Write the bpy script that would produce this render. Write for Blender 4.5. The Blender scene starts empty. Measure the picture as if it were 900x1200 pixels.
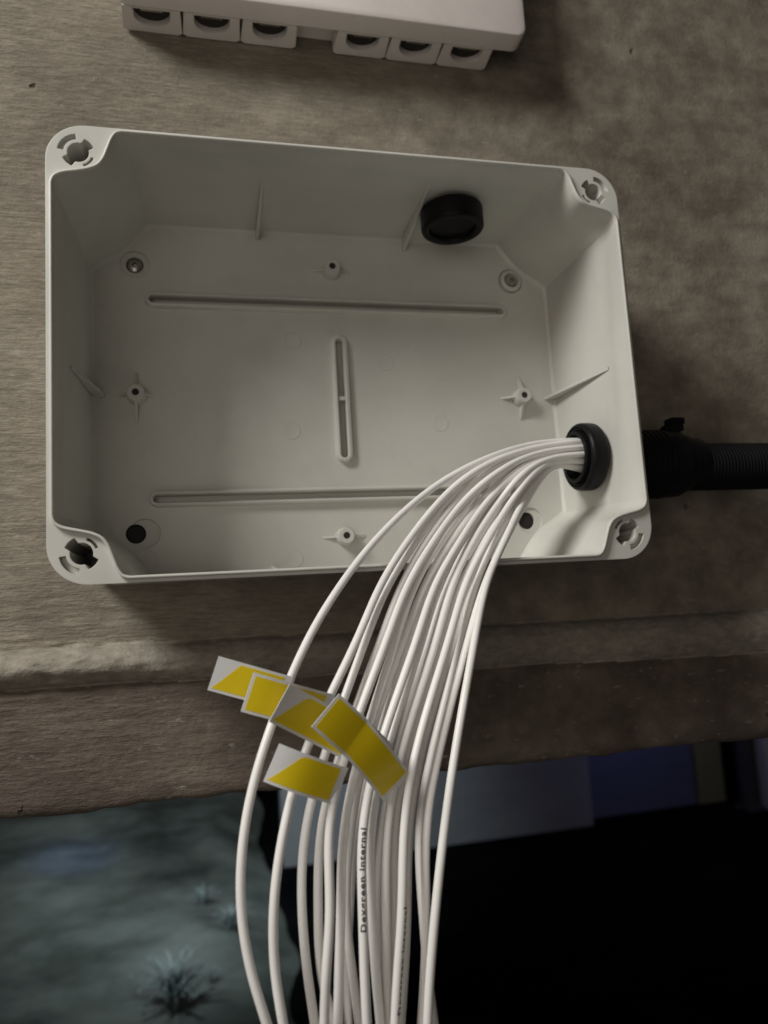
import bpy, bmesh, math, random
from mathutils import Vector, Matrix, noise
random.seed(7)
S = bpy.context.scene
COL = S.collection
R = math.radians

# ------------------------------------------------------------------ camera
# metres; the open rim of the junction box lies in the plane y = 0, centred on the origin; the wall is at y = 0.086
CAM = Vector((-.0812, -.3536, -.1272)); YAW, PITCH, ROLL, FPX = .2360, .1255, -.0599, 875.9
fw = Vector((math.sin(YAW)*math.cos(PITCH), math.cos(YAW)*math.cos(PITCH), math.sin(PITCH)))
rt0 = Vector((math.cos(YAW), -math.sin(YAW), 0)); up0 = rt0.cross(fw)
rt = math.cos(ROLL)*rt0 + math.sin(ROLL)*up0
up = -math.sin(ROLL)*rt0 + math.cos(ROLL)*up0
cd = bpy.data.cameras.new('camera'); cam = bpy.data.objects.new('camera', cd); COL.objects.link(cam)
cam.matrix_world = Matrix(((rt.x, up.x, -fw.x, CAM.x), (rt.y, up.y, -fw.y, CAM.y), (rt.z, up.z, -fw.z, CAM.z), (0, 0, 0, 1)))
cd.sensor_fit = 'HORIZONTAL'; cd.sensor_width = 36; cd.lens = 36*FPX/900
cd.clip_start = .01; cd.clip_end = 200
cd.dof.use_dof = True; cd.dof.focus_distance = .36; cd.dof.aperture_fstop = 11.5
S.camera = cam

def at(px, py, Y):
    """photo pixel (900x1200) + depth y in mm -> point in metres"""
    d = fw + rt*((px-450)/FPX) - up*((py-600)/FPX)
    return CAM + d*((Y/1000-CAM.y)/d.y)

def at_z(px, py, z):
    d = fw + rt*((px-450)/FPX) - up*((py-600)/FPX)
    return CAM + d*((z-CAM.z)/d.z)

# ------------------------------------------------------------------ world and lamps (night, one work lamp up to the left)
W = bpy.data.worlds.new('World'); S.world = W; W.use_nodes = True
W.node_tree.nodes['Background'].inputs[0].default_value = (1, .93, .84, 1)
W.node_tree.nodes['Background'].inputs[1].default_value = .03

def lamp(name, kind, loc, target, power, color, size=.2, size_y=None, spot=None):
    l = bpy.data.lights.new(name, kind); l.energy = power; l.color = color
    if kind == 'AREA':
        l.size = size
        if size_y: l.shape = 'RECTANGLE'; l.size_y = size_y
    else: l.shadow_soft_size = size
    if spot: l.spot_size = R(spot); l.spot_blend = 1
    o = bpy.data.objects.new(name, l); COL.objects.link(o); o.location = loc
    o.rotation_euler = (Vector(target)-Vector(loc)).to_track_quat('-Z', 'Y').to_euler()
    return o
lamp('work_lamp', 'AREA', (-.84, -.48, .73), (-.12, 0, -.06), 14.8, (1, .975, .93), .40)
lamp('fill_light', 'AREA', (-.45, -1.0, -.14), (-.05, 0, -.06), 2.05, (1, .89, .79), .8)  # added soft fill from the front, no lamp seen there
lamp('bank_fill', 'SPOT', (-.6, 1.7, .7), at_z(250, 990, -1.85), 430, (.80, .95, .96), .15, spot=60)  # added lamp hidden behind the wall, lights the bank
lamp('blue_light', 'SPOT', (-.4, 3.4, .8), at_z(88, 1005, -1.85), 150, (.25, .42, 1), .1, spot=13)
lamp('blue_fill', 'POINT', (3.25, 5.15, -.85), (3.2, 5.6, -1.3), 1.6, (.22, .27, 1), .1)  # added blue lamp, unseen, for the blue glow on the panels
lamp('panel_fill', 'SPOT', (3.3, 3.0, 1.0), (3.5, 5.6, -1.3), 28, (.76, .75, 1), .2, spot=125)  # added unseen lamp that brightens the background panels

vs = S.view_settings; vs.view_transform = 'Standard'; vs.look = 'None'; vs.exposure = 0; vs.gamma = 1; vs.use_curve_mapping = False
S.render.engine = 'CYCLES'

# ------------------------------------------------------------------ materials
MAT = {}
def nodes(name):
    m = bpy.data.materials.new(name); m.use_nodes = True; MAT[name] = m
    nt = m.node_tree; b = nt.nodes['Principled BSDF']
    return m, nt, b
def N(nt, t, **kw):
    n = nt.nodes.new(t)
    for k, v in kw.items():
        if isinstance(k, str) and hasattr(n, k): setattr(n, k, v)
    return n
def coords(nt, scale=(1, 1, 1), kind='Object'):
    tc = N(nt, 'ShaderNodeTexCoord'); mp = N(nt, 'ShaderNodeMapping'); mp.inputs['Scale'].default_value = scale
    nt.links.new(tc.outputs[kind], mp.inputs[0]); return mp.outputs[0]
def noise_tex(nt, vec, scale, detail=4, rough=.55):
    n = N(nt, 'ShaderNodeTexNoise'); n.inputs['Scale'].default_value = scale; n.inputs['Detail'].default_value = detail
    n.inputs['Roughness'].default_value = rough; nt.links.new(vec, n.inputs['Vector']); return n.outputs['Fac']
def ramp(nt, fac, stops):
    r = N(nt, 'ShaderNodeValToRGB'); e = r.color_ramp.elements
    while len(e) < len(stops): e.new(.5)
    for i, (p, c) in enumerate(stops):
        e[i].position = p; e[i].color = (*c, 1) if len(c) == 3 else c
    nt.links.new(fac, r.inputs[0]); return r.outputs[0]
def mix(nt, fac, a, b, mode='MIX'):
    n = N(nt, 'ShaderNodeMix'); n.data_type = 'RGBA'; n.blend_type = mode
    for s, v in ((n.inputs[0], fac), (n.inputs[6], a), (n.inputs[7], b)):
        if hasattr(v, 'is_linked') or hasattr(v, 'links'): nt.links.new(v, s)
        elif isinstance(v, (int, float)): s.default_value = v
        else: s.default_value = (*v, 1)
    return n.outputs[2]
def bump(nt, h, strength, dist, normal=None):
    n = N(nt, 'ShaderNodeBump'); n.inputs['Strength'].default_value = strength; n.inputs['Distance'].default_value = dist
    nt.links.new(h, n.inputs['Height'])
    if normal is not None: nt.links.new(normal, n.inputs['Normal'])
    return n.outputs[0]
def bevel_n(nt, r):
    n = N(nt, 'ShaderNodeBevel', samples=3); n.inputs['Radius'].default_value = r; return n.outputs[0]

def plastic(name, base, rough, bev=.0006, grain=.12, dirt=.10):
    m, nt, b = nodes(name)
    v = coords(nt)
    n1 = noise_tex(nt, v, 14, 5); n2 = noise_tex(nt, v, 900, 2)
    dk = tuple(c*(1-dirt) for c in base)
    c = ramp(nt, n1, [(.38, dk), (.62, base)])
    if dirt:
        sp = ramp(nt, noise_tex(nt, v, 260, 2), [(.70, (0, 0, 0)), (.78, (.22, .22, .22))])
        c = mix(nt, sp, c, tuple(x_*.45+.02 for x_ in base))
        sm = ramp(nt, noise_tex(nt, coords(nt, (1, 2.5, 1)), 30, 4, .7), [(.52, (0, 0, 0)), (.70, (.30, .30, .30))])
        c = mix(nt, sm, c, tuple(x_*.80+.01 for x_ in base))
    nt.links.new(c, b.inputs['Base Color'])
    rr = N(nt, 'ShaderNodeMapRange'); rr.inputs[3].default_value = rough-.07; rr.inputs[4].default_value = rough+.09
    nt.links.new(n1, rr.inputs[0]); nt.links.new(rr.outputs[0], b.inputs['Roughness'])
    nt.links.new(bump(nt, n2, grain, .0002, bevel_n(nt, bev) if bev else None), b.inputs['Normal'])
    return m
plastic('grey_plastic', (.61, .605, .555), .42, .0007)
plastic('white_plastic', (.70, .645, .61), .40, .0012)
plastic('black_plastic', (.007, .007, .008), .40, .0006, .2)
plastic('conduit_plastic', (.006, .006, .007), .6, 0, .2)
for k_ in ('black_plastic', 'conduit_plastic'): MAT[k_].node_tree.nodes['Principled BSDF'].inputs['Specular IOR Level'].default_value = .16
plastic('rubber', (.016, .012, .010), .7, .0004)
plastic('cable_jacket', (.90, .885, .855), .38, 0, .10, .07)
plastic('label_white', (.82, .82, .82), .35, 0, .05, .03)
plastic('label_yellow', (.90, .68, .008), .38, 0, .05, .05)
plastic('ink', (.07, .065, .06), .6, 0, 0, 0)
m, nt, b = nodes('steel'); b.inputs['Metallic'].default_value = 1; b.inputs['Base Color'].default_value = (.45, .43, .40, 1); b.inputs['Roughness'].default_value = .32
nt.links.new(bump(nt, noise_tex(nt, coords(nt), 300, 3), .2, .0003), b.inputs['Normal'])

# concrete: board-marked streaks, mottling, pale flecks, pin holes
m, nt, b = nodes('concrete')
v = coords(nt)
vs_ = coords(nt, (1.0, 1, 4.5)); vs2 = coords(nt, (1.2, 1, 5))
sx_ = N(nt, 'ShaderNodeSeparateXYZ'); nt.links.new(v, sx_.inputs[0])      # the face is brushed along its left part, mottled further right
wob = N(nt, 'ShaderNodeMath', operation='MULTIPLY_ADD'); wob.inputs[1].default_value = .22; nt.links.new(noise_tex(nt, v, 6, 3), wob.inputs[0]); nt.links.new(sx_.outputs[0], wob.inputs[2])
mr_ = N(nt, 'ShaderNodeMapRange'); nt.links.new(wob.outputs[0], mr_.inputs[0])
for q_, v_ in zip((1, 2, 3, 4), (-.02, .22, .08, .88)): mr_.inputs[q_].default_value = v_
IS = mr_.outputs[0]
def fmix(a, b_):
    n = N(nt, 'ShaderNodeMix'); n.data_type = 'FLOAT'; nt.links.new(IS, n.inputs[0]); nt.links.new(a, n.inputs[2]); nt.links.new(b_, n.inputs[3]); return n.outputs[0]
big = noise_tex(nt, v, 5.5, 6, .6); mid = fmix(noise_tex(nt, vs_, 22, 5, .65), noise_tex(nt, v, 16, 4, .6)); fine = fmix(noise_tex(nt, vs2, 120, 3, .7), noise_tex(nt, v, 70, 3, .6)); grit = noise_tex(nt, v, 420, 1, .6)
c0 = ramp(nt, big, [(.28, (.180, .158, .128)), (.50, (.240, .213, .174)), (.72, (.305, .275, .232))])
c1 = mix(nt, ramp(nt, mid, [(.36, (0, 0, 0)), (.66, (1, 1, 1))]), (.89, .885, .87), (1.05, 1.05, 1.04))
c2 = mix(nt, 1.0, c0, c1, 'MULTIPLY')
scr = fmix(noise_tex(nt, coords(nt, (.8, 1, 9)), 60, 5, .75), noise_tex(nt, coords(nt, (1, 1, 1.3)), 34, 4, .55))
c2 = mix(nt, 1.0, c2, mix(nt, ramp(nt, scr, [(.42, (0, 0, 0)), (.58, (1, 1, 1))]), (.84, .83, .81), (1.10, 1.10, 1.09)), 'MULTIPLY')
blot = noise_tex(nt, coords(nt, (1, 1, 1.4)), 26, 5, .68)
c2 = mix(nt, 1.0, c2, mix(nt, ramp(nt, blot, [(.36, (0, 0, 0)), (.64, (1, 1, 1))]), (.88, .875, .87), (1.08, 1.08, 1.075)), 'MULTIPLY')
c3 = mix(nt, ramp(nt, fine, [(.40, (0, 0, 0)), (.60, (1, 1, 1))]), (.86, .86, .85), (1.09, 1.09, 1.08))
c4 = mix(nt, 1.0, c2, c3, 'MULTIPLY')
fleck = ramp(nt, noise_tex(nt, coords(nt, (1, 1, 2.2)), 150, 3, .5), [(.655, (0, 0, 0)), (.76, (.40, .40, .40))])
c5 = mix(nt, fleck, c4, (.46, .43, .37))
vo = N(nt, 'ShaderNodeTexVoronoi'); vo.inputs['Scale'].default_value = 34
dn = N(nt, 'ShaderNodeTexNoise'); dn.inputs['Scale'].default_value = 260; nt.links.new(v, dn.inputs['Vector'])
va = N(nt, 'ShaderNodeVectorMath', operation='MULTIPLY_ADD'); va.inputs[1].default_value = (.006, .006, .006); nt.links.new(dn.outputs['Color'], va.inputs[0]); nt.links.new(v, va.inputs[2]); nt.links.new(va.outputs[0], vo.inputs['Vector'])
sel = ramp(nt, noise_tex(nt, v, 17, 2), [(.56, (0, 0, 0)), (.60, (1, 1, 1))])
pit = ramp(nt, vo.outputs['Distance'], [(.045, (1, 1, 1)), (.085, (0, 0, 0))])
pm = mix(nt, 1.0, pit, sel, 'MULTIPLY')
c6 = mix(nt, pm, c5, (.045, .038, .030))
nt.links.new(c6, b.inputs['Base Color']); b.inputs['Roughness'].default_value = .86; b.inputs['Specular IOR Level'].default_value = .25
inv = N(nt, 'ShaderNodeInvert'); nt.links.new(pm, inv.inputs['Color'])
nb = bump(nt, mid, .45, .0018); nb = bump(nt, scr, .55, .0012, nb); nb = bump(nt, blot, .35, .0018, nb); nb = bump(nt, fine, .55, .0012, nb); nb = bump(nt, grit, .45, .0006, nb); nb = bump(nt, inv.outputs[0], .8, .002, nb)
nt.links.new(nb, b.inputs['Normal'])

m2 = MAT['concrete'].copy(); m2.name = 'lower_concrete'; MAT['lower_concrete'] = m2  # darker, browner copy for the wall below the ledge
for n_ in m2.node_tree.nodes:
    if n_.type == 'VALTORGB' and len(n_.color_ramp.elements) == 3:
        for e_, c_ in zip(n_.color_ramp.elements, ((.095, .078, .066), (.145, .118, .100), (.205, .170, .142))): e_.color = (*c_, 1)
def mortar():
    m, nt, b = nodes('mortar'); v = coords(nt); f = noise_tex(nt, v, 14, 6, .6); g_ = noise_tex(nt, coords(nt, (1, 1, 1.6)), 160, 5, .65); h_ = noise_tex(nt, v, 520, 3, .6)
    c = ramp(nt, f, [(.32, (.25, .225, .185)), (.68, (.38, .35, .30))])
    c = mix(nt, 1.0, c, mix(nt, ramp(nt, g_, [(.4, (0, 0, 0)), (.62, (1, 1, 1))]), (.82, .81, .79), (1.08, 1.08, 1.07)), 'MULTIPLY')
    nt.links.new(c, b.inputs['Base Color']); b.inputs['Roughness'].default_value = .9; b.inputs['Specular IOR Level'].default_value = .2
    nt.links.new(bump(nt, h_, .5, .0007, bump(nt, g_, .6, .0018)), b.inputs['Normal'])
mortar()
def rough_mat(name, a, c, scale, rough=.9, bd=.02, spec=.2):
    m, nt, b = nodes(name); v = coords(nt); f = noise_tex(nt, v, scale, 6, .6)
    nt.links.new(ramp(nt, f, [(.34, a), (.66, c)]), b.inputs['Base Color']); b.inputs['Roughness'].default_value = rough
    b.inputs['Specular IOR Level'].default_value = spec
    nt.links.new(bump(nt, noise_tex(nt, v, scale*6, 4), .5, bd), b.inputs['Normal'])
rough_mat('bank_soil', (.05, .058, .054), (.25, .275, .26), 1.1, .9, .012)
rough_mat('dark_ground', (.004, .004, .005), (.008, .008, .009), 2.5, 1, .02, 0)
rough_mat('panel_grey', (.20, .20, .22), (.26, .26, .28), 1.2)
rough_mat('panel_blue', (.11, .12, .20), (.14, .15, .24), 1.2)  # blue light on this panel is put into its colour
rough_mat('panel_ochre', (.22, .20, .12), (.27, .24, .14), 1.2)
rough_mat('panel_pale', (.45, .44, .44), (.55, .54, .54), 1.2)
rough_mat('post_dark', (.05, .045, .05), (.07, .065, .07), 2)
rough_mat('weed_leaf', (.22, .26, .26), (.42, .47, .49), 9, .6, .004)

# ------------------------------------------------------------------ helpers
def link(name, me, mat, parent=None):
    o = bpy.data.objects.new(name, me); COL.objects.link(o)
    if mat: me.materials.append(MAT[mat]) if not me.materials else None
    if parent: o.parent = parent
    return o
def tag(o, label, cat, group=None):
    o['label'] = label; o['category'] = cat
    if group: o['group'] = group
    return o
def thing(name, loc, label, cat, group=None):
    o = bpy.data.objects.new(name, None); COL.objects.link(o); o.location = loc; o.empty_display_size = .02
    return tag(o, label, cat, group)
def me_from(name, verts, faces, smooth=None):
    me = bpy.data.meshes.new(name); me.from_pydata([tuple(v) for v in verts], [], faces); me.update()
    bm = bmesh.new(); bm.from_mesh(me); bmesh.ops.recalc_face_normals(bm, faces=bm.faces); bm.to_mesh(me); bm.free()
    if smooth is not None:
        me.shade_smooth()
        if smooth < 179: me.set_sharp_from_angle(angle=R(smooth))
    return me
def loft(rings, cap=True, closed=True):
    n = len(rings[0]); V = [p for r in rings for p in r]; F = []
    for k in range(len(rings)-1):
        for i in range(n if closed else n-1):
            j = (i+1) % n; F.append((k*n+i, k*n+j, (k+1)*n+j, (k+1)*n+i))
    if cap: F.append(tuple(range(n-1, -1, -1))); F.append(tuple((len(rings)-1)*n+i for i in range(n)))
    return V, F
def box_vf(x0, x1, y0, y1, z0, z1):
    return loft([[(x0, y0, z0), (x1, y0, z0), (x1, y1, z0), (x0, y1, z0)], [(x0, y0, z1), (x1, y0, z1), (x1, y1, z1), (x0, y1, z1)]])
def join_vf(parts):
    V, F = [], []
    for v, f in parts:
        o = len(V); V += list(v); F += [tuple(i+o for i in q) for q in f]
    return V, F
def lathe(profile, axis, centre, n=48, closed=False):
    """profile of (along, radius); axis 0/1/2; returns verts, faces. closed: profile is a closed loop"""
    rings = []
    a, b2 = [(1, 2), (2, 0), (0, 1)][axis]
    for s, r in profile:
        ring = []
        for i in range(n):
            t = 2*math.pi*i/n; p = [0, 0, 0]; p[axis] = centre[axis]+s; p[a] = centre[a]+r*math.cos(t); p[b2] = centre[b2]+r*math.sin(t); ring.append(tuple(p))
        rings.append(ring)
    if closed: rings.append(rings[0]); return loft(rings, cap=False)
    return loft(rings)
def boolean(o, cutters):
    """subtract a list of (verts, faces) solids from mesh object o"""
    for v, f in cutters:
        c = bpy.data.objects.new('cutter', me_from('cutter', v, f)); COL.objects.link(c)
        bpy.context.view_layer.update(); c.matrix_world = o.matrix_world.copy()
        md = o.modifiers.new('b', 'BOOLEAN'); md.operation = 'DIFFERENCE'; md.solver = 'EXACT'; md.object = c
        dg = bpy.context.evaluated_depsgraph_get(); dg.update()
        me = bpy.data.meshes.new_from_object(o.evaluated_get(dg)); o.modifiers.clear()
        old = o.data; o.data = me; bpy.data.meshes.remove(old); bpy.data.objects.remove(c)
def mm(pts): return [(p[0]/1000, p[1]/1000, p[2]/1000) for p in pts]
def part(name, vf, mat, parent, smooth=30, base=None):
    """vf in mm, world frame; stored relative to the parent thing's base"""
    v, f = vf; off = parent.matrix_world.translation if base is None else base
    return link(name, me_from(name, [Vector(p)/1000-off for p in v], f, smooth), mat, parent)
def fbm(x, y, z, o=4, g=.5):
    a, s, f = 1, 0, 1
    for _ in range(o):
        s += a*noise.noise(Vector((x*f, y*f, z*f))); a *= g; f *= 2.03
    return s

# ------------------------------------------------------------------ the concrete wall with its rough mortar ledge
def spaced(lo, hi, step, far_lo, far_hi):
    xs = []; x = lo
    while x <= hi: xs.append(x); x += step
    s = step; x = xs[-1]
    while x < far_hi: s *= 1.35; x += s; xs.append(x)
    s = step; x = xs[0]; pre = []
    while x > far_lo: s *= 1.35; x -= s; pre.append(x)
    return pre[::-1]+xs
xs = spaced(-330, 420, 2.6, -2600, 2800)
zs = [z for z in spaced(-222, 300, 2.2, -222.1, 1500)][::-1]
zs = [z for z in zs if z > -222.5 and not -184 < z < -130] + [-184+.9*k for k in range(61)]
zs.sort(reverse=True)
prof_extra = 14
V, F = [], []
nz = len(zs)
for x in xs:
    zt = -141.2 - .0125*x + 1.3*fbm(x*.012, 3, 0, 3) + (.5+1.1*max(0, min(1, (-20-x)/120)))*fbm(x*.09, 5, 2, 3)   # top of the ledge
    zb = -163.5 - .033*x + 2.0*fbm(x*.010, 9, 0, 3)           # its lower crease
    lump = max(0, min(1, (-20-x)/120))                        # heaped mortar towards the left end
    zbot = -223.5 - .008*x + 2.2*fbm(x*.022, 21, 0, 4)
    for z in zs:
        zz = z
        if z < -200: zz = -200 + (z+200)*((zbot+200)/(-22.0))
        y = 86 + .7*fbm(x*.006, z*.012, 1, 3) + .35*fbm(x*.03, z*.25, 5, 3)
        if z < zt+1:
            u = (zt-z)/(zt-zb)
            if u < 1:
                u = max(u, 0)
                y -= (15+3*lump)*math.sqrt(1-(1-min(1, u*1.9))**2)*(1 if u < .55 else 1-.40*((u-.55)/.45)**1.6)
                y -= ((.7+.9*lump)*(fbm(x*.05, z*.07, 11, 4)) + (.35+1.3*lump*max(0, 1-1.3*u))*fbm(x*.23, z*.26, 17, 4))*min(1, u*4)
            else:
                e = min(1, (zb-z)/5)
                y -= 8.0+2.0*e + .5*fbm(x*.015, z*.05, 31, 3)
        elif lump > 0 and z < zt+5:
            y -= max(0, lump*3.2*(fbm(x*.06, z*.05, 41, 3))*(1-(z-zt)/5))
        if zz < -216: y += ((-216-zz)/7.0)**2*1.5
        V.append((x/1000, y/1000, zz/1000))
    yb = y
    for k, (dy, dz) in enumerate(((2, -.8), (7, -1.2), (40, -1.2), (200, -1.2), (202, 3), (204, 1700))):
        V.append((x/1000, (yb+dy)/1000, (zbot+dz+(1.2*fbm(x*.03, dy*.1, 3, 2) if k < 3 else 0))/1000))
row = nz+6
for i in range(len(xs)-1):
    for j in range(row-1): F.append((i*row+j, i*row+j+1, (i+1)*row+j+1, (i+1)*row+j))
wall = link('wall', me_from('wall', V, F, 179), 'concrete'); wall['kind'] = 'structure'
wall.data.materials.append(MAT['mortar']); wall.data.materials.append(MAT['lower_concrete'])
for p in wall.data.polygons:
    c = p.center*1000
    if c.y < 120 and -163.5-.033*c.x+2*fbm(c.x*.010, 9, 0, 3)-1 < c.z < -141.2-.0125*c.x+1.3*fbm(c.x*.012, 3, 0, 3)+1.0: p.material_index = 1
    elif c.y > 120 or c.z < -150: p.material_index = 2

# ------------------------------------------------------------------ dark yard below and beyond the wall
gv, gf = [], []
def grid(nx, ny, fn):
    V = [fn(i/(nx-1), j/(ny-1)) for i in range(nx) for j in range(ny)]
    F = [(i*ny+j, i*ny+j+1, (i+1)*ny+j+1, (i+1)*ny+j) for i in range(nx-1) for j in range(ny-1)]
    return V, F
V, F = grid(40, 40, lambda u, v: (-30+60*u, .6+60*v**2, -2.0+.02*fbm(u*30, v*30, 2, 2)))
g = link('ground', me_from('ground', V, F, 179), 'dark_ground'); g['kind'] = 'structure'
def bank(u, v):
    x = -4.2+4.75*u; y = 2.9+5.2*v
    edge = max(0, min(1, (.42-x-.12*fbm(y*.9, 3, 3, 2))/.55)); edge = edge*edge*(3-2*edge)
    h = (.04+.16*max(0, v)**1.3)*1.0 + .06*fbm(x*.9, y*.9, 0, 3) + .008*fbm(x*6, y*6, 4, 3)
    return (x, y, -2.02+edge*max(.03, .06+h))
V, F = grid(150, 150, bank)
bk = link('bank', me_from('bank', V, F, 179), 'bank_soil'); bk['kind'] = 'structure'

def slab(name, x0, x1, y, zt, mat, label, cat, th=.12, nseg=1):
    t = thing(name, ((x0+x1)/2, y, -2.0), label, cat)
    v, f = box_vf(x0*1000, x1*1000, y*1000, (y+th)*1000, -2003, zt*1000)
    o = part('panel', (v, f), mat, t, None, base=Vector(t.location))
    v, f = box_vf(x0*1000+20, x1*1000-20, y*1000-25, y*1000-2, zt*1000-120, zt*1000-20)
    part('coping', (v, f), mat, t, None, base=Vector(t.location))
    return t
slab('wall_panel', -6, .20, 8.3, .6, 'panel_grey', 'dim distant wall panel beyond the mossy bank', 'panel')
slab('wall_panel', .40, 2.93, 5.50, .5, 'panel_grey', 'blue-grey painted panel beyond the wall, nearest the hanging cables', 'panel')
slab('wall_panel', 2.95, 4.02, 5.68, .5, 'panel_blue', 'deep blue panel in the background, blue light put into its colour', 'panel')
slab('wall_panel', 4.04, 4.30, 5.66, .5, 'panel_ochre', 'narrow ochre panel beside the deep blue one', 'panel')
slab('wall_panel', 4.40, 7.5, 5.22, .5, 'panel_pale', 'pale grey panel at the right edge of the background', 'panel')
pt = thing('post', (4.31, 5.36, -2), 'dark post between the ochre and pale background panels', 'post')
part('shaft', lathe([(-1995, 75), (-1990, 75), (500, 72)], 2, (4310, 5360, 0), 20), 'post_dark', pt, 40, base=Vector(pt.location))
part('foot_plate', box_vf(4225, 4395, 5260, 5460, -1997, -1975), 'post_dark', pt, None, base=Vector(pt.location))

def weed(px, py, Yw, h, n, label, seed):
    random.seed(seed); c = at_z(px, py, -1.90)
    t = thing('weed', (c.x, c.y, c.z), label, 'plant', 'pale weeds on the bank')
    V, F = [], []
    for k in range(n):
        a = random.random()*6.28; L = h*random.uniform(.5, 1.1); sp = h*random.uniform(.15, .7); w = h*random.uniform(.010, .026)
        d = Vector((math.cos(a), math.sin(a), 0)); s = Vector((-d.y, d.x, 0)); o = len(V); m_ = 5
        for i in range(m_+1):
            u = i/m_; p = d*(sp*u**1.6) + Vector((0, 0, L*(u-.45*u*u*u))); ww = w*math.sin(math.pi*(.12+.86*u))
            V += [p-s*ww, p+s*ww]
        F += [(o+2*i, o+2*i+1, o+2*i+3, o+2*i+2) for i in range(m_)]
        if k % 3 == 0:
            o = len(V); p = d*sp + Vector((0, 0, L*.55))
            for q in range(6):
                aa = q/6*6.28; V.append(p + Vector((math.cos(aa)*w*1.6, math.sin(aa)*w*1.3, math.sin(aa*2)*w*.7)))
            F += [(o, o+1, o+2, o+3), (o, o+3, o+4, o+5)]
    link('foliage', me_from('foliage', V, F, 179), 'weed_leaf', t)
    SV, SF = lathe([(0, h*.02*1000), (h*.35*1000, h*.012*1000)], 2, (0, 0, 0), 6)
    link('stem', me_from('stem', mm(SV), SF, 179), 'weed_leaf', t)
weed(272, 1092, 4300, .22, 80, 'bright pale weed tuft just behind the leftmost hanging cable', 3)
weed(238, 1062, 4700, .19, 56, 'small pale weed tuft above the brightest one on the bank', 4)
weed(205, 1185, 3800, .34, 90, 'tall spreading weed low on the bank near the bottom edge', 5)
weed(248, 1150, 3750, .12, 36, 'tiny pale sprig right of the tall spreading weed', 6)

# ------------------------------------------------------------------ junction box (mm)
IX, IZ, FX, FZ, D = 146.6, 106.8, 141.0, 103.0, 80.0
corner = [(31.5, 0), (29, .9), (27, 4), (25.2, 9), (23.2, 14.2), (20.4, 18.0), (16.2, 20.2), (11, 21.6), (5.5, 22.8), (2.2, 24.2), (.6, 26), (0, 28.5)]
def smooth_corner(k=4):
    out = []
    P = corner
    for i in range(len(P)-1):
        p0 = P[max(i-1, 0)]; p1 = P[i]; p2 = P[i+1]; p3 = P[min(i+2, len(P)-1)]
        for j in range(k):
            t = j/k
            out.append(tuple(.5*(2*p1[c]+(p2[c]-p0[c])*t+(2*p0[c]-5*p1[c]+4*p2[c]-p3[c])*t*t+(3*p1[c]-p0[c]-3*p2[c]+p3[c])*t**3) for c in (0, 1)))
    out.append(P[-1]); return out
SC = smooth_corner()
SOFT = list(SC)
for _ in range(160): SOFT = SOFT[:1]+[tuple(.5*SOFT[k][c]+.25*(SOFT[k-1][c]+SOFT[k+1][c]) for c in (0, 1)) for k in range(1, len(SOFT)-1)]+SOFT[-1:]
def cavity_outline(hx, hz, grow=0, soft=0):
    """clockwise seen from the front: top edge -> right -> bottom -> left; points (x, z)"""
    q = [(hx-a*(1-soft)-c*soft, hz-b*(1-soft)-d*soft) for (a, b), (c, d) in zip(SC, SOFT)]
    tr = q; br = [(x, -z) for x, z in q[::-1]]; bl = [(-x, -z) for x, z in q]; tl = [(-x, z) for x, z in q[::-1]]
    pts = tr+br+bl+tl
    if grow:
        n = len(pts); res = []
        for i in range(n):
            a = Vector(pts[i-1]); c = Vector(pts[(i+1) % n]); d = (c-a).normalized(); nn = Vector((-d.y, d.x))
            res.append((pts[i][0]+nn.x*grow, pts[i][1]+nn.y*grow))
        pts = res
    return pts
def round_rect(hx, hz, r, n=12):
    pts = []
    for cx, cz, a0 in ((hx-r, hz-r, 90), (hx-r, -hz+r, 0), (-hx+r, -hz+r, -90), (-hx+r, hz-r, 180)):
        for i in range(n+1):
            t = R(a0-90*i/n); pts.append((cx+r*math.cos(t), cz+r*math.sin(t)))
    return pts
def ring3(pts, y): return [(x, y, z) for x, z in pts]
box = thing('junction_box', (0, .086, -.11), 'open light grey plastic junction box screwed to the concrete wall', 'junction box')
bpy.context.view_layer.update()
outer = loft([ring3(round_rect(150, 110, 18), 0), ring3(round_rect(149.6, 109.6, 18), 7), ring3(round_rect(148.6, 108.6, 17.5), 7.6), ring3(round_rect(146.6, 106.6, 18), 85.6)])
body = part('body', outer, 'grey_plastic', box)
cuts = [loft([ring3(cavity_outline(IX*1.0035, IZ*1.0035), -5), ring3(cavity_outline(IX, IZ), 0), ring3(cavity_outline(IX-.9, IZ-.6, 0, .6), 7), ring3(cavity_outline(IX-1.6, IZ-1.1, 0, .95), 20), ring3(cavity_outline(FX+.5, FZ+.5, 0, 1), D-1.6), ring3(cavity_outline(FX-1.2, FZ-1.2, 0, 1), D)])]
def cyl(x, z, r, y0, y1, n=32): return lathe([(y0, r), (y1, r)], 1, (x, 0, z), n)
def stadium(cx, cz, hl, r, vertical, n=10):
    pts = []
    for s, a0 in ((1, -90), (-1, 90)):
        for i in range(n+1):
            t = R(a0+180*i/n); pts.append((s*hl+r*math.cos(t), r*math.sin(t)))
    return [(cx+(-b if vertical else a), cz+(a if vertical else b)) for a, b in pts]
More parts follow.
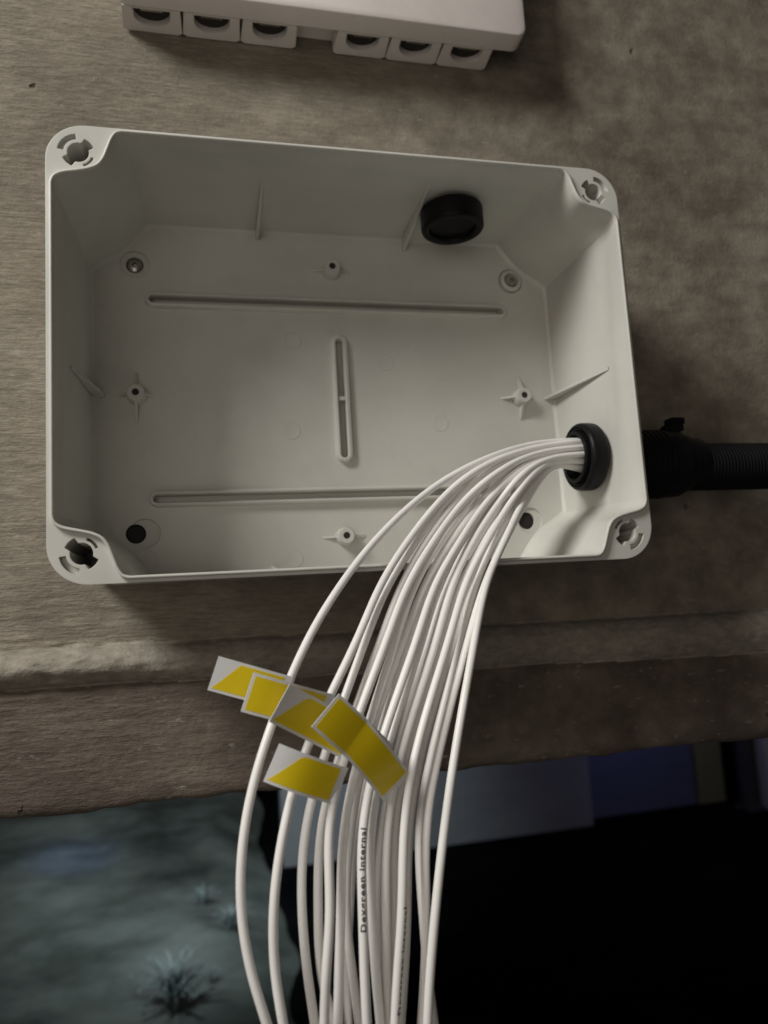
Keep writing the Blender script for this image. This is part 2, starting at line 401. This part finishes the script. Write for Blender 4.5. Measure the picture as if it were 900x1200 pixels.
# lid-screw holes with bayonet lugs and relief arcs in the corner pads
for sx in (-1, 1):
    for sz in (-1, 1):
        hx, hz = sx*135.4, sz*96; pts = []
        ang = math.atan2(sz, -sx)
        for i in range(48):
            t = 2*math.pi*i/48; dd = abs(math.cos(t-ang))
            pts.append((hx+(4.9+2.7*(1 if dd > .92 else 0))*math.cos(t), hz+(4.9+2.7*(1 if dd > .92 else 0))*math.sin(t)))
        cuts.append(loft([ring3(pts[::-1], -3), ring3(pts[::-1], 60)]))
        for base_a, r0, r1, half, dep in ((math.atan2(sz, sx), 6.6, 9.4, .66, 3.2), (math.atan2(-sz, -sx), 6.2, 7.4, .45, 5)):
            arc = [(hx+r1*math.cos(base_a+a), hz+r1*math.sin(base_a+a)) for a in [half*(i/8-1) for i in range(17)]]
            arc += [(hx+r0*math.cos(base_a+a), hz+r0*math.sin(base_a+a)) for a in [half*(1-i/8) for i in range(17)]]
            cuts.append(loft([ring3(arc, -3), ring3(arc, dep)]))
HX, HZ = 117.3, 79
for sx in (-1, 1):
    for sz in (-1, 1):
        cuts.append(cyl(sx*HX+(3 if sz < 0 and sx < 0 else 0), sz*HZ, 8.2, 78, 81.3)); cuts.append(cyl(sx*HX-(2 if sz < 0 else 0), sz*HZ, 4.9 if sz > 0 else 5.4, 75, 90))
for cx_, cz_, hl_, r_, ve_ in ((-.3, 57, 107, 2.2, False), (-.3, -60, 107, 2.2, False), (.7, -1, 34.5, 2.3, True)):
    sp_ = stadium(cx_, cz_, hl_, r_, ve_); cuts.append(loft([ring3(sp_, D-1), ring3(sp_, D+4.2)]))
GY, GZ = 40.5, -47.0
cuts.append(lathe([(128, 15.5), (160, 15.5)], 0, (0, GY, GZ), 40))
def inv_bool(o, vf_list): boolean(o, [([Vector(p)/1000-box.matrix_world.translation for p in v], f) for v, f in vf_list])
inv_bool(body, cuts)
body.data.shade_smooth(); body.data.set_sharp_from_angle(angle=R(32))
if not body.data.materials: body.data.materials.append(MAT['grey_plastic'])
# raised sealing lip that runs round the cavity
prof = [(0, .4), (0, -1.6), (.25, -2.1), (.8, -2.3), (1.3, -2.1), (1.55, -1.6), (1.55, .4)]
rings = [[(x, y, z) for (x, z) in cavity_outline(IX, IZ, g_)] for g_, y in ((gg+.02, yy) for gg, yy in prof)]
part('sealing_lip', loft(rings, cap=False), 'grey_plastic', box, 60)

def slot(cx, cz, hl, ro, ri, h, vertical, name='slotted_rail'):
    o, i_ = (lambda r, k=0: stadium(cx, cz, hl-r*0, r, vertical)), None
    rs = [ring3(stadium(cx, cz, hl, ro+.4, vertical), D+.3), ring3(stadium(cx, cz, hl, ro, vertical), D-h+.4), ring3(stadium(cx, cz, hl, ro-.5, vertical), D-h),
          ring3(stadium(cx, cz, hl, ri+.4, vertical), D-h), ring3(stadium(cx, cz, hl, ri, vertical), D-h+.5), ring3(stadium(cx, cz, hl, ri-.1, vertical), D+.3)]
    return part(name, loft(rs, cap=False), 'grey_plastic', box, 50)
slot(-.3, 57.0, 107, 4.3, 2.25, 4.2, False); slot(-.3, -60.0, 107, 4.3, 2.25, 4.2, False)
vr = slot(.7, -1.0, 34.5, 4.9, 2.3, 3.6, True)
part('bridge', box_vf(-1.5, 2.9, D-2.4, D+.2, -2.6, -.2), 'grey_plastic', box)

def tri_plate(a, b2, c, n, th):
    nv = Vector(n)*th/2; A = [Vector(p) for p in (a, b2, c)]
    return loft([[tuple(p-nv) for p in A], [tuple(p+nv) for p in A]])
def boss(x, z, fins):
    b_ = part('screw_boss', join_vf([lathe([(D+.3, 5.6), (D-7.5, 4.9), (D-8, 4.5), (D-8, 2.0), (D-2, 1.9)], 1, (x, 0, z), 24)]), 'grey_plastic', box, 40)
    for a, L, h in fins:
        d = Vector((math.cos(R(a)), 0, math.sin(R(a)))); p = Vector((x, D+.3, z)); q = p+d*4.2
        f_ = part('fin', tri_plate(q+Vector((0, -h, 0)), q+Vector((0, 0, 0)), q+d*L, (-d.z, 0, d.x), 1.6), 'grey_plastic', box)
    # dark plug standing in for the shade inside the pilot hole
    part('pilot_hole_shade', lathe([(D-7.9, 1.95), (D-7.7, 1.95), (D-1, 1.7)], 1, (x, 0, z), 16), 'rubber', box, 40)
boss(-117.5, 0, ((90, 10, 7), (-90, 12, 7.4), (0, 5.5, 6), (180, 5.5, 6)))
boss(117, 0, ((90, 11, 7), (-90, 11, 7), (0, 5, 5), (180, 9, 6)))
boss(-1.8, 80, ((0, 10, 2.6), (180, 10, 2.6)))
boss(-1.8, -85, ((0, 10, 3.4), (180, 10, 3.4)))
for a, b2, c, n in (((-144.4, 30, 0), (-140.5, 80.5, 0), (-134, 80.5, 0), (0, 0, 1)), ((144.8, 18, 0), (140.5, 80.5, 0), (134, 80.5, 0), (0, 0, 1)),
                    ((-46, 22, 106.4), (-46, 80.5, 102.4), (-46, 80.5, 98), (1, 0, 0)), ((46, 14, 106.4), (46, 80.5, 102.4), (46, 80.5, 96), (1, 0, 0)),
                    ((-46, 30, -106), (-46, 80.5, -102.4), (-46, 80.5, -99), (1, 0, 0)), ((46, 30, -106), (46, 80.5, -102.4), (46, 80.5, -99), (1, 0, 0))):
    part('gusset', tri_plate(a, b2, c, n, 2.0), 'grey_plastic', box)
for px, py in ((127, 428), (120, 622), (173, 655), (345, 655), (343, 400), (342, 505), (452, 425), (516, 496), (654, 636)):
    p = at(px, py, D)*1000
    part('ejector_mark', lathe([(D+.3, 5.2), (D-.07, 5.2), (D-.07, 4.8), (D-.02, 4.4)], 1, (p.x, 0, p.z), 28), 'grey_plastic', box, 40)
# wall screws seen through the upper mounting holes
for sx, sz, dx in ((-1, 1, 0), (1, 1, 0)):
    s_ = part('mounting_screw', lathe([(85.2, 4.6), (82.6 if sx < 0 else 79.6, 4.6), (81.6 if sx < 0 else 78.4, 3.6), (81.3 if sx < 0 else 78.1, 1.6), (82.6 if sx < 0 else 79.4, 1.2), (82.7 if sx < 0 else 79.5, .4)], 1, (sx*HX, 0, sz*HZ), 24), 'steel', box, 40)
part('screw_cap', lathe([(81.6, 7.6), (78.6, 7.2), (77.9, 6.2), (77.6, 4.9), (79.5, 4.7)], 1, (HX, 0, HZ), 28), 'grey_plastic', box, 40)
for sx in (-1, 1):
    part('hole_shade', lathe([(82.6, 5.3), (82.6, 4.8), (85.4, 4.6)], 1, (sx*HX-2, 0, -HZ), 24), 'rubber', box, 40)  # black cup added in place of the shade inside the lower open hole

# ------------------------------------------------------------------ black glands and conduit
def rounded(r0, r1, x0, x1, k):
    """closed ring profile between radii r0 < r1 and along x0 .. x1, corner radius k"""
    P = []
    for cx, cr, a0 in ((x1-k, r1-k, 0), (x0+k, r1-k, 90), (x0+k, r0+k, 180), (x1-k, r0+k, 270)):
        for i in range(5):
            t = R(a0+90*i/4); P.append((cx+k*math.cos(t), cr+k*math.sin(t)))
    return P
plug = thing('blanking_plug', (.066, .042, .104), 'black round blanking plug in the top wall of the junction box', 'plug')
fit = thing('conduit_fitting', (.150, GY/1000, GZ/1000), 'black conduit fitting with a locknut ring holding the white cables', 'conduit fitting')
cnd = thing('corrugated_conduit', (.20, .046, -.0525), 'black corrugated conduit leaving the right side of the junction box', 'conduit')
bpy.context.view_layer.update()
part('rim', lathe(rounded(13.5, 18.6, 90.5, 104.6, 2.4), 2, (66, 42, 0), 56, True), 'black_plastic', plug, 40)
part('cap_disc', lathe([(104.4, 13.8), (94.2, 13.8), (93.6, 13.2), (93.6, .5)], 2, (66, 42, 0), 40), 'black_plastic', plug, 40)
part('locknut', lathe(rounded(14.6, 20.0, 131.5, 143.0, 3.0), 0, (0, GY, GZ), 64, True), 'black_plastic', fit, 40)
part('threaded_sleeve', lathe(rounded(12.9, 15.1, 129.8, 170, .6), 0, (0, GY, GZ), 48, True), 'black_plastic', fit, 40)
CY, CZ = 46, -51
prof = [(148.2, 20.0), (158, 20.2), (158.5, 20.9)]
for k in range(9): prof += [(160+k*3.4, 21.0), (161.6+k*3.4, 21.0), (162+k*3.4, 20.3), (163+k*3.4, 20.3)]
prof += [(192, 20.6), (200, 20.2), (201, 18.0), (207, 17.4), (208, 16.2), (215, 15.8), (216, 15.0), (200, 14.6)]
part('connector_body', lathe(prof, 0, (0, CY, CZ), 48), 'black_plastic', fit, 40)
V1, F1 = box_vf(197, 206, 41, 51, -31, -26.4); V2, F2 = box_vf(199, 208, 42, 50, -26.4, -22.5); V3, F3 = box_vf(195, 199.5, 43, 49, -30.5, -28)
part('latch', join_vf([(V1, F1), (V2, F2), (V3, F3)]), 'black_plastic', fit)
prof = []
x = 206.0
while x < 640:
    prof += [(x, 14.0), (x+.35, 14.7), (x+1.5, 14.7), (x+1.85, 14.0)]; x += 2.3
n = len(prof); rings = []
for s, r in prof:
    zc = -53.0-.004*(s-206); rings.append([(s, CY+r*math.cos(2*math.pi*i/32), zc+r*math.sin(2*math.pi*i/32)) for i in range(32)])
part('tube', loft(rings), 'conduit_plastic', cnd, 179)

# ------------------------------------------------------------------ white enclosure above, its cable entries facing down
enc = thing('wall_enclosure', (0, .086, .236), 'white plastic enclosure above the junction box with six downward cable entries', 'enclosure')
bpy.context.view_layer.update()
X0, X1, ZB = -124, 131, 234.0
def rr_xz(x0, x1, z0, z1, r, n=6):
    cx, cz = (x0+x1)/2, (z0+z1)/2
    return [(cx+x, cz+z) for x, z in round_rect((x1-x0)/2, (z1-z0)/2, r, n)]
rs = []
for dy, ins, r in ((52, 1.8, 6), (52.6, .6, 6.6), (54, 0, 7), (66, -.3, 7), (66.6, .8, 6.5), (66.6, 3.5, 5)):
    rs.append(ring3(rr_xz(X0+ins, X1-ins, ZB+ins, 520-ins, r), dy))
part('front_cover', loft(rs), 'white_plastic', enc, 40)
part('back_case', loft([ring3(rr_xz(X0+8, X1-12, ZB+9, 512, 5), y) for y in (66.4, 86.5)]), 'white_plastic', enc, 40)
def entry(x0, w, k):
    z0, z1 = 233.4, 243.5; y0, y1 = 66.2, 85.4
    o = link('cable_entry', me_from('cable_entry', [Vector(p)/1000-enc.location for p in loft([[(a, b2, z) for a, b2 in ((x0+.8, y0), (x0+w-.8, y0), (x0+w, y1-2), (x0+w-2.5, y1), (x0+2.5, y1), (x0, y1-2))] for z in (z0, z1)])[0]],
                                                   loft([[0]*6, [0]*6])[1]), 'white_plastic', enc)
    cx = x0+w/2; pts = []
    hw = w/2-6.0
    for i in range(17):
        t = R(180*i/16); pts.append((cx+hw*.92*math.cos(t), 72+8.6*math.sin(t)))
    pts += [(cx-hw*.92, 68), (cx-hw, 67.4), (cx+hw, 67.4), (cx+hw*.92, 68)]
    v, f = loft([[(a, b2, z) for a, b2 in pts] for z in (z0-4, z1+4)])
    boolean(o, [([Vector(p)/1000-enc.location for p in v], f)])
    if not o.data.materials: o.data.materials.append(MAT['white_plastic'])
    mem = [(cx+(a-cx)*.99, 72+(b2-72)*.99) for a, b2 in pts]
    v, f = loft([[(a, b2, z) for a, b2 in mem] for z in (237.6, 243.2)])
    q = link('membrane', me_from('membrane', [Vector(p)/1000-enc.location for p in v], f), 'rubber', o)
    v, f = box_vf(cx-hw*.55, cx+hw*.55, 68.2, 70.2, 234.6, 237.8)
    link('lug', me_from('lug', [Vector(p)/1000-enc.location for p in v], f), 'steel', o)
for k, x0 in enumerate((-121.5, -86.3, -51.1)): entry(x0, 34.9, k)
for k, x0 in enumerate((8.0, 43.2, 78.4)): entry(x0, 34.9, k)

# ------------------------------------------------------------------ the white cables
CR = 1.80
def catmull(P, k=8):
    out = []
    for i in range(len(P)-1):
        p0 = P[max(i-1, 0)]; p1 = P[i]; p2 = P[i+1]; p3 = P[min(i+2, len(P)-1)]
        for j in range(k):
            t = j/k; out.append(.5*(2*p1+(p2-p0)*t+(2*p0-5*p1+4*p2-p3)*t*t+(3*p1-p0-3*p2+p3)*t**3))
    out.append(P[-1]); return out
def frames(path):
    T = [(path[min(i+1, len(path)-1)]-path[max(i-1, 0)]).normalized() for i in range(len(path))]
    nrm = Vector((0, -1, 0)); Fm = []
    for t in T:
        nrm = (nrm-t*nrm.dot(t)).normalized(); Fm.append((t, nrm.copy(), t.cross(nrm)))
    return Fm
def tube(path, r, n=12):
    Fm = frames(path)
    return loft([[p+(a*math.cos(2*math.pi*i/n)+b_*math.sin(2*math.pi*i/n))*r for i in range(n)] for p, (t, a, b_) in zip(path, Fm)])
# fan between gland and the point where the cables hang free: an upper-left and a lower-right guide (photo pixels)
GL = [(622, 525), (564, 547), (518, 582), (471, 643), (440, 696), (416, 757)]
GR = [(650, 543), (630, 567), (612, 598), (594, 634), (572, 682), (554, 757)]
# x at the rows 757, 870, 968, 1060, 1140, 1200, depth layer, gland slot (dy, dz)
CAB = [
 (356, 310, 286, 281, 294, 313, 0, (-1, 9.6)),
 (416, 360, 333, 320, 322, 332, 0, (-5, 8.6)),
 (425, 385, 357, 353, 360, 369, 2, (4, 8.4)),
 (444, 402, 375, 373, 375, 392, 2, (-2.5, 5.4)),
 (452, 408, 384, 388, 382, 380, 0, (-8, 4.5)),
 (462, 425, 402, 400, 397, 396, 1, (1.8, 5.0)),
 (470, 430, 411, 404, 413, 421, 2, (6.0, 4.8)),
 (478, 440, 417, 410, 406, 408, 3, (8.8, 1.2)),
 (486, 446, 424, 425, 427, 430, 0, (-5.2, 1.4)),
 (494, 455, 434, 435, 440, 446, 1, (-1.2, 1.2)),
 (501, 466, 447, 441, 446, 450, 3, (3.0, .8)),
 (509, 472, 453, 452, 453, 456, 1, (-9.2, .0)),
 (516, 480, 461, 463, 460, 458, 2, (6.4, -3.0)),
 (524, 489, 473, 472, 466, 463, 0, (-7.2, -4.2)),
 (532, 498, 479, 478, 474, 470, 3, (-3.2, -3.0)),
 (540, 508, 490, 495, 501, 509, 2, (.8, -3.6)),
 (547, 517, 498, 500, 498, 494, 1, (-2.6, -7.6)),
 (554, 535, 521, 511, 504, 501, 0, (1.6, -8.0)),
]
CGROUP = 'white cables hanging out of the junction box'
ORD = 'first second third fourth fifth sixth seventh eighth ninth tenth eleventh twelfth thirteenth fourteenth fifteenth sixteenth seventeenth eighteenth'.split()
LBL = {}
for k_, i_ in enumerate(sorted(range(len(CAB)), key=lambda q: CAB[q][5])): LBL[i_] = 'white cable, %s from the left where the bundle meets the bottom edge' % ORD[k_]
LBL.update({0: 'leftmost white cable, arching widest out of the black gland', 8: 'white cable with dark lettering printed along its jacket, mid bundle',
       13: 'white cable with partly hidden lettering, right part of the bundle', 17: 'rightmost white cable where the fan crosses the box rim',
       15: 'white cable ending furthest right at the bottom edge'})
paths = []
for i, c in enumerate(CAB):
    rnd = random.Random(40+i); lay = c[6]; dy, dz = c[7]
    s = max(0, (c[0]-416)/138) if i else 0
    dlay = lay*3.9
    P = [Vector((.205, (CY+dy*.9)/1000, (-52+dz*.9)/1000)), Vector((.165, (GY+dy)/1000, (GZ+dz)/1000)), Vector((.137, (GY+dy)/1000, (GZ+dz)/1000))]
    Y0 = GY+dy
    deps = (Y0-11, Y0-26+dlay*.2, 12, -8, -20, -36)
    if i == 0: gd = [(627, 519), (564, 539), (502, 574), (440, 632), (396, 690), (356, 757)]
    else:
        e = max(0, min(1, s**.9+rnd.uniform(-.07, .07)))
        gd = [(a[0]+(b_[0]-a[0])*e, a[1]+(b_[1]-a[1])*e) for a, b_ in zip(GL, GR)]
        gd = [(x_+(c[0]-(416+138*e))*((k+1)/6)**2 + rnd.uniform(-1.2, 1.2)*(k > 0), y_) for k, (x_, y_) in enumerate(gd)]
    for k, (x_, y_) in enumerate(gd):
        w = (0, .15, .5, 1, 1, 1)[k]
        yy = deps[k]
        if k <= 1: yy = Y0 + ((12, 0)[k]-Y0)*(.35, .62)[k] if False else deps[k]
        if k == 2: yy = min(yy, Y0-20)
        P.append(at(x_, y_, yy+dlay*w+rnd.uniform(-.8, .8)*w))
    for x_, y_, Yd in zip(c[1:6], (870, 968, 1060, 1140, 1200), (-50, -58, -62, -63, -63)):
        P.append(at(x_, y_, Yd+dlay*1.5+rnd.uniform(-1.5, 1.5)))
    x_ = c[5]+(c[5]-c[4])*1.6; P.append(at(x_, 1310, -61+dlay)); P.append(at(x_+(c[5]-c[4]), 1460, -52+dlay))
    path = catmull(P, 10)
    for _ in range(30):
        path = path[:20]+[path[k]*.5+(path[k-1]+path[k+1])*.25 for k in range(20, len(path)-1)]+path[-1:]
    paths.append(path)
    t = thing('cable', path[2], LBL[i], 'cable', CGROUP)
    v, f = tube(path, CR/1000, 14)
    link('jacket', me_from('jacket', [p-path[2] for p in v], f, 179), 'cable_jacket', t)
    CAB[i] = (*c, t)

def print_on(i, text, y_from, y_to, theta0, size, flip=1):
    """wrap ink lettering onto the jacket of cable i; reads upwards, starting at photo row y_from"""
    path = paths[i]; root = path[2]
    cu = bpy.data.curves.new('ink', 'FONT'); cu.body = text; cu.size = size; cu.space_character = 1.18; cu.resolution_u = 2; cu.offset = size*.03
    tmp = bpy.data.objects.new('ink_tmp', cu); COL.objects.link(tmp)
    dg = bpy.context.evaluated_depsgraph_get(); dg.update()
    me = bpy.data.meshes.new_from_object(tmp.evaluated_get(dg)); bpy.data.objects.remove(tmp)
    me.materials.clear()
    bm = bmesh.new(); bm.from_mesh(me); bmesh.ops.triangulate(bm, faces=bm.faces)
    for _ in range(3):
        lg = [e for e in bm.edges if e.calc_length() > size*.11]
        if lg: bmesh.ops.subdivide_edges(bm, edges=lg, cuts=1); bmesh.ops.triangulate(bm, faces=bm.faces)
    bm.to_mesh(me); bm.free()
    def row(p):
        d = p-CAM; return 600-FPX*d.dot(up)/d.dot(fw)
    rows = [row(p) for p in path]
    k0 = max(k for k in range(len(path)) if rows[k] <= y_from); k1 = max(k for k in range(len(path)) if rows[k] <= y_to)
    sub = path[k1:k0+2][::-1]; sub = catmull(sub, 6)
    L = [0]
    for a, b_ in zip(sub, sub[1:]): L.append(L[-1]+(b_-a).length)
    w = max(v.co.x for v in me.vertices); sc = L[-1]/w if y_to else 1
    import bisect
    for v in me.vertices:
        u = min(max(.0004+v.co.x*sc*.965, 0), L[-1]*.9999); k = bisect.bisect_right(L, u)-1; f_ = (u-L[k])/max(1e-9, L[k+1]-L[k])
        p = sub[k].lerp(sub[k+1], f_); t = (sub[k+1]-sub[k]).normalized()
        view = (CAM-p).normalized(); n1 = (view-t*view.dot(t)).normalized(); b1 = t.cross(n1)
        th = theta0 - flip*(v.co.y-size*.35)/(CR/1000)
        v.co = p + (n1*math.cos(th)+b1*math.sin(th))*(CR/1000+.00006) - root
    me.update(); link('printed_lettering', me, 'ink', CAB[i][8])
print_on(8, 'Dexgreen internal', 1092, 976, .05, .0030, 1)
print_on(13, 'Dexgreen internal', 1186, 1062, 1.0, .0031, 1)

# ------------------------------------------------------------------ yellow and white flag labels on the cables
def flag(i, py, length, tilt, yaw, h, label, curl=.1, full=False):
    path = paths[i]
    def row(p):
        d = p-CAM; return 600-FPX*d.dot(up)/d.dot(fw)
    k = min(range(len(path)), key=lambda k: abs(row(path[k])-py)); p = path[k]
    t = thing('cable_label', p, label, 'label', 'yellow and white flag labels on the cables')
    ax = (path[k+1]-path[k-1]).normalized()
    d = Vector((-math.cos(R(tilt))*math.cos(R(yaw)), -math.sin(R(yaw)), math.sin(R(tilt))))      # flag runs out to the left
    hv = Vector((math.sin(R(tilt)), 0, math.cos(R(tilt)))); hv = (hv-d*hv.dot(d)).normalized(); nn = d.cross(hv).normalized()
    if nn.dot(CAM-p) < 0: nn = -nn
    off = nn*(CR+.35)/1000
    def sheet(x0, x1, poly, lift, th, nseg=12):
        """strip between along x0..x1, heights given by poly(u)->(lo,hi)"""
        V, F = [], []
        for q in range(nseg+1):
            u = q/nseg; a = x0+(x1-x0)*u; lo, hi = poly(a)
            bend = curl*math.sin(a/length*2.4)*length*.16
            c = off + d*a + nn*(bend)
            for hh in (lo, hi):
                V.append(c+hv*hh+nn*(lift+th)); V.append(c+hv*hh+nn*lift)
        for q in range(nseg):
            o = q*4; F += [(o, o+4, o+6, o+2), (o+1, o+3, o+7, o+5), (o, o+1, o+5, o+4), (o+2, o+6, o+7, o+3)]
        F += [(0, 2, 3, 1), (nseg*4, nseg*4+1, nseg*4+3, nseg*4+2)]
        return V, F
    V, F = sheet(-.001, length, lambda a: (-h/2, h/2), 0, .00025)
    link('sheet', me_from('sheet', V, F, 40), 'label_white', t)
    b_ = .0011
    def field(a):
        rem = length-a                                  # white corner near the free end, cut on the slant
        if full: return (-h/2+b_, h/2-b_)
        return (-h/2+b_, max(-h/2+b_+.0002, min(h/2-b_, -h/2+b_+(rem-b_)*1.35)))
    V, F = sheet(.0022, length-b_, field, .00027, .00006, 16)
    link('yellow_field', me_from('yellow_field', V, F, 40), 'label_yellow', t)
    half = h*.47
    V, F = tube([-ax*half, -ax*half*.98, ax*half*.98, ax*half], (CR+.28)/1000, 16)
    link('wrap', me_from('wrap', V, F, 40), 'label_white', t)
flag(0, 816, .0300, 20, 6, .0135, 'topmost flag label, its white corner poking out left of the cables', .10)
flag(1, 832, .036, 20, 18, .0150, 'flag label just below the topmost one, on the second cable', .9, True)
flag(4, 866, .038, 30, 28, .0155, 'third flag label down the slanting row of labels', -.5)
flag(8, 888, .037, 42, 26, .0155, 'fourth flag label down the slanting row of labels', .8, True)
flag(4, 918, .030, 26, 10, .0145, 'low flag label on the left part of the bundle', .9)
flag(11, 922, .038, 50, 20, .0150, 'lowest flag label, furthest right in the slanting row', 1.0, True)
for o in bpy.data.objects:
    if o.type == 'MESH' and not o.data.materials: print('no material', o.name)
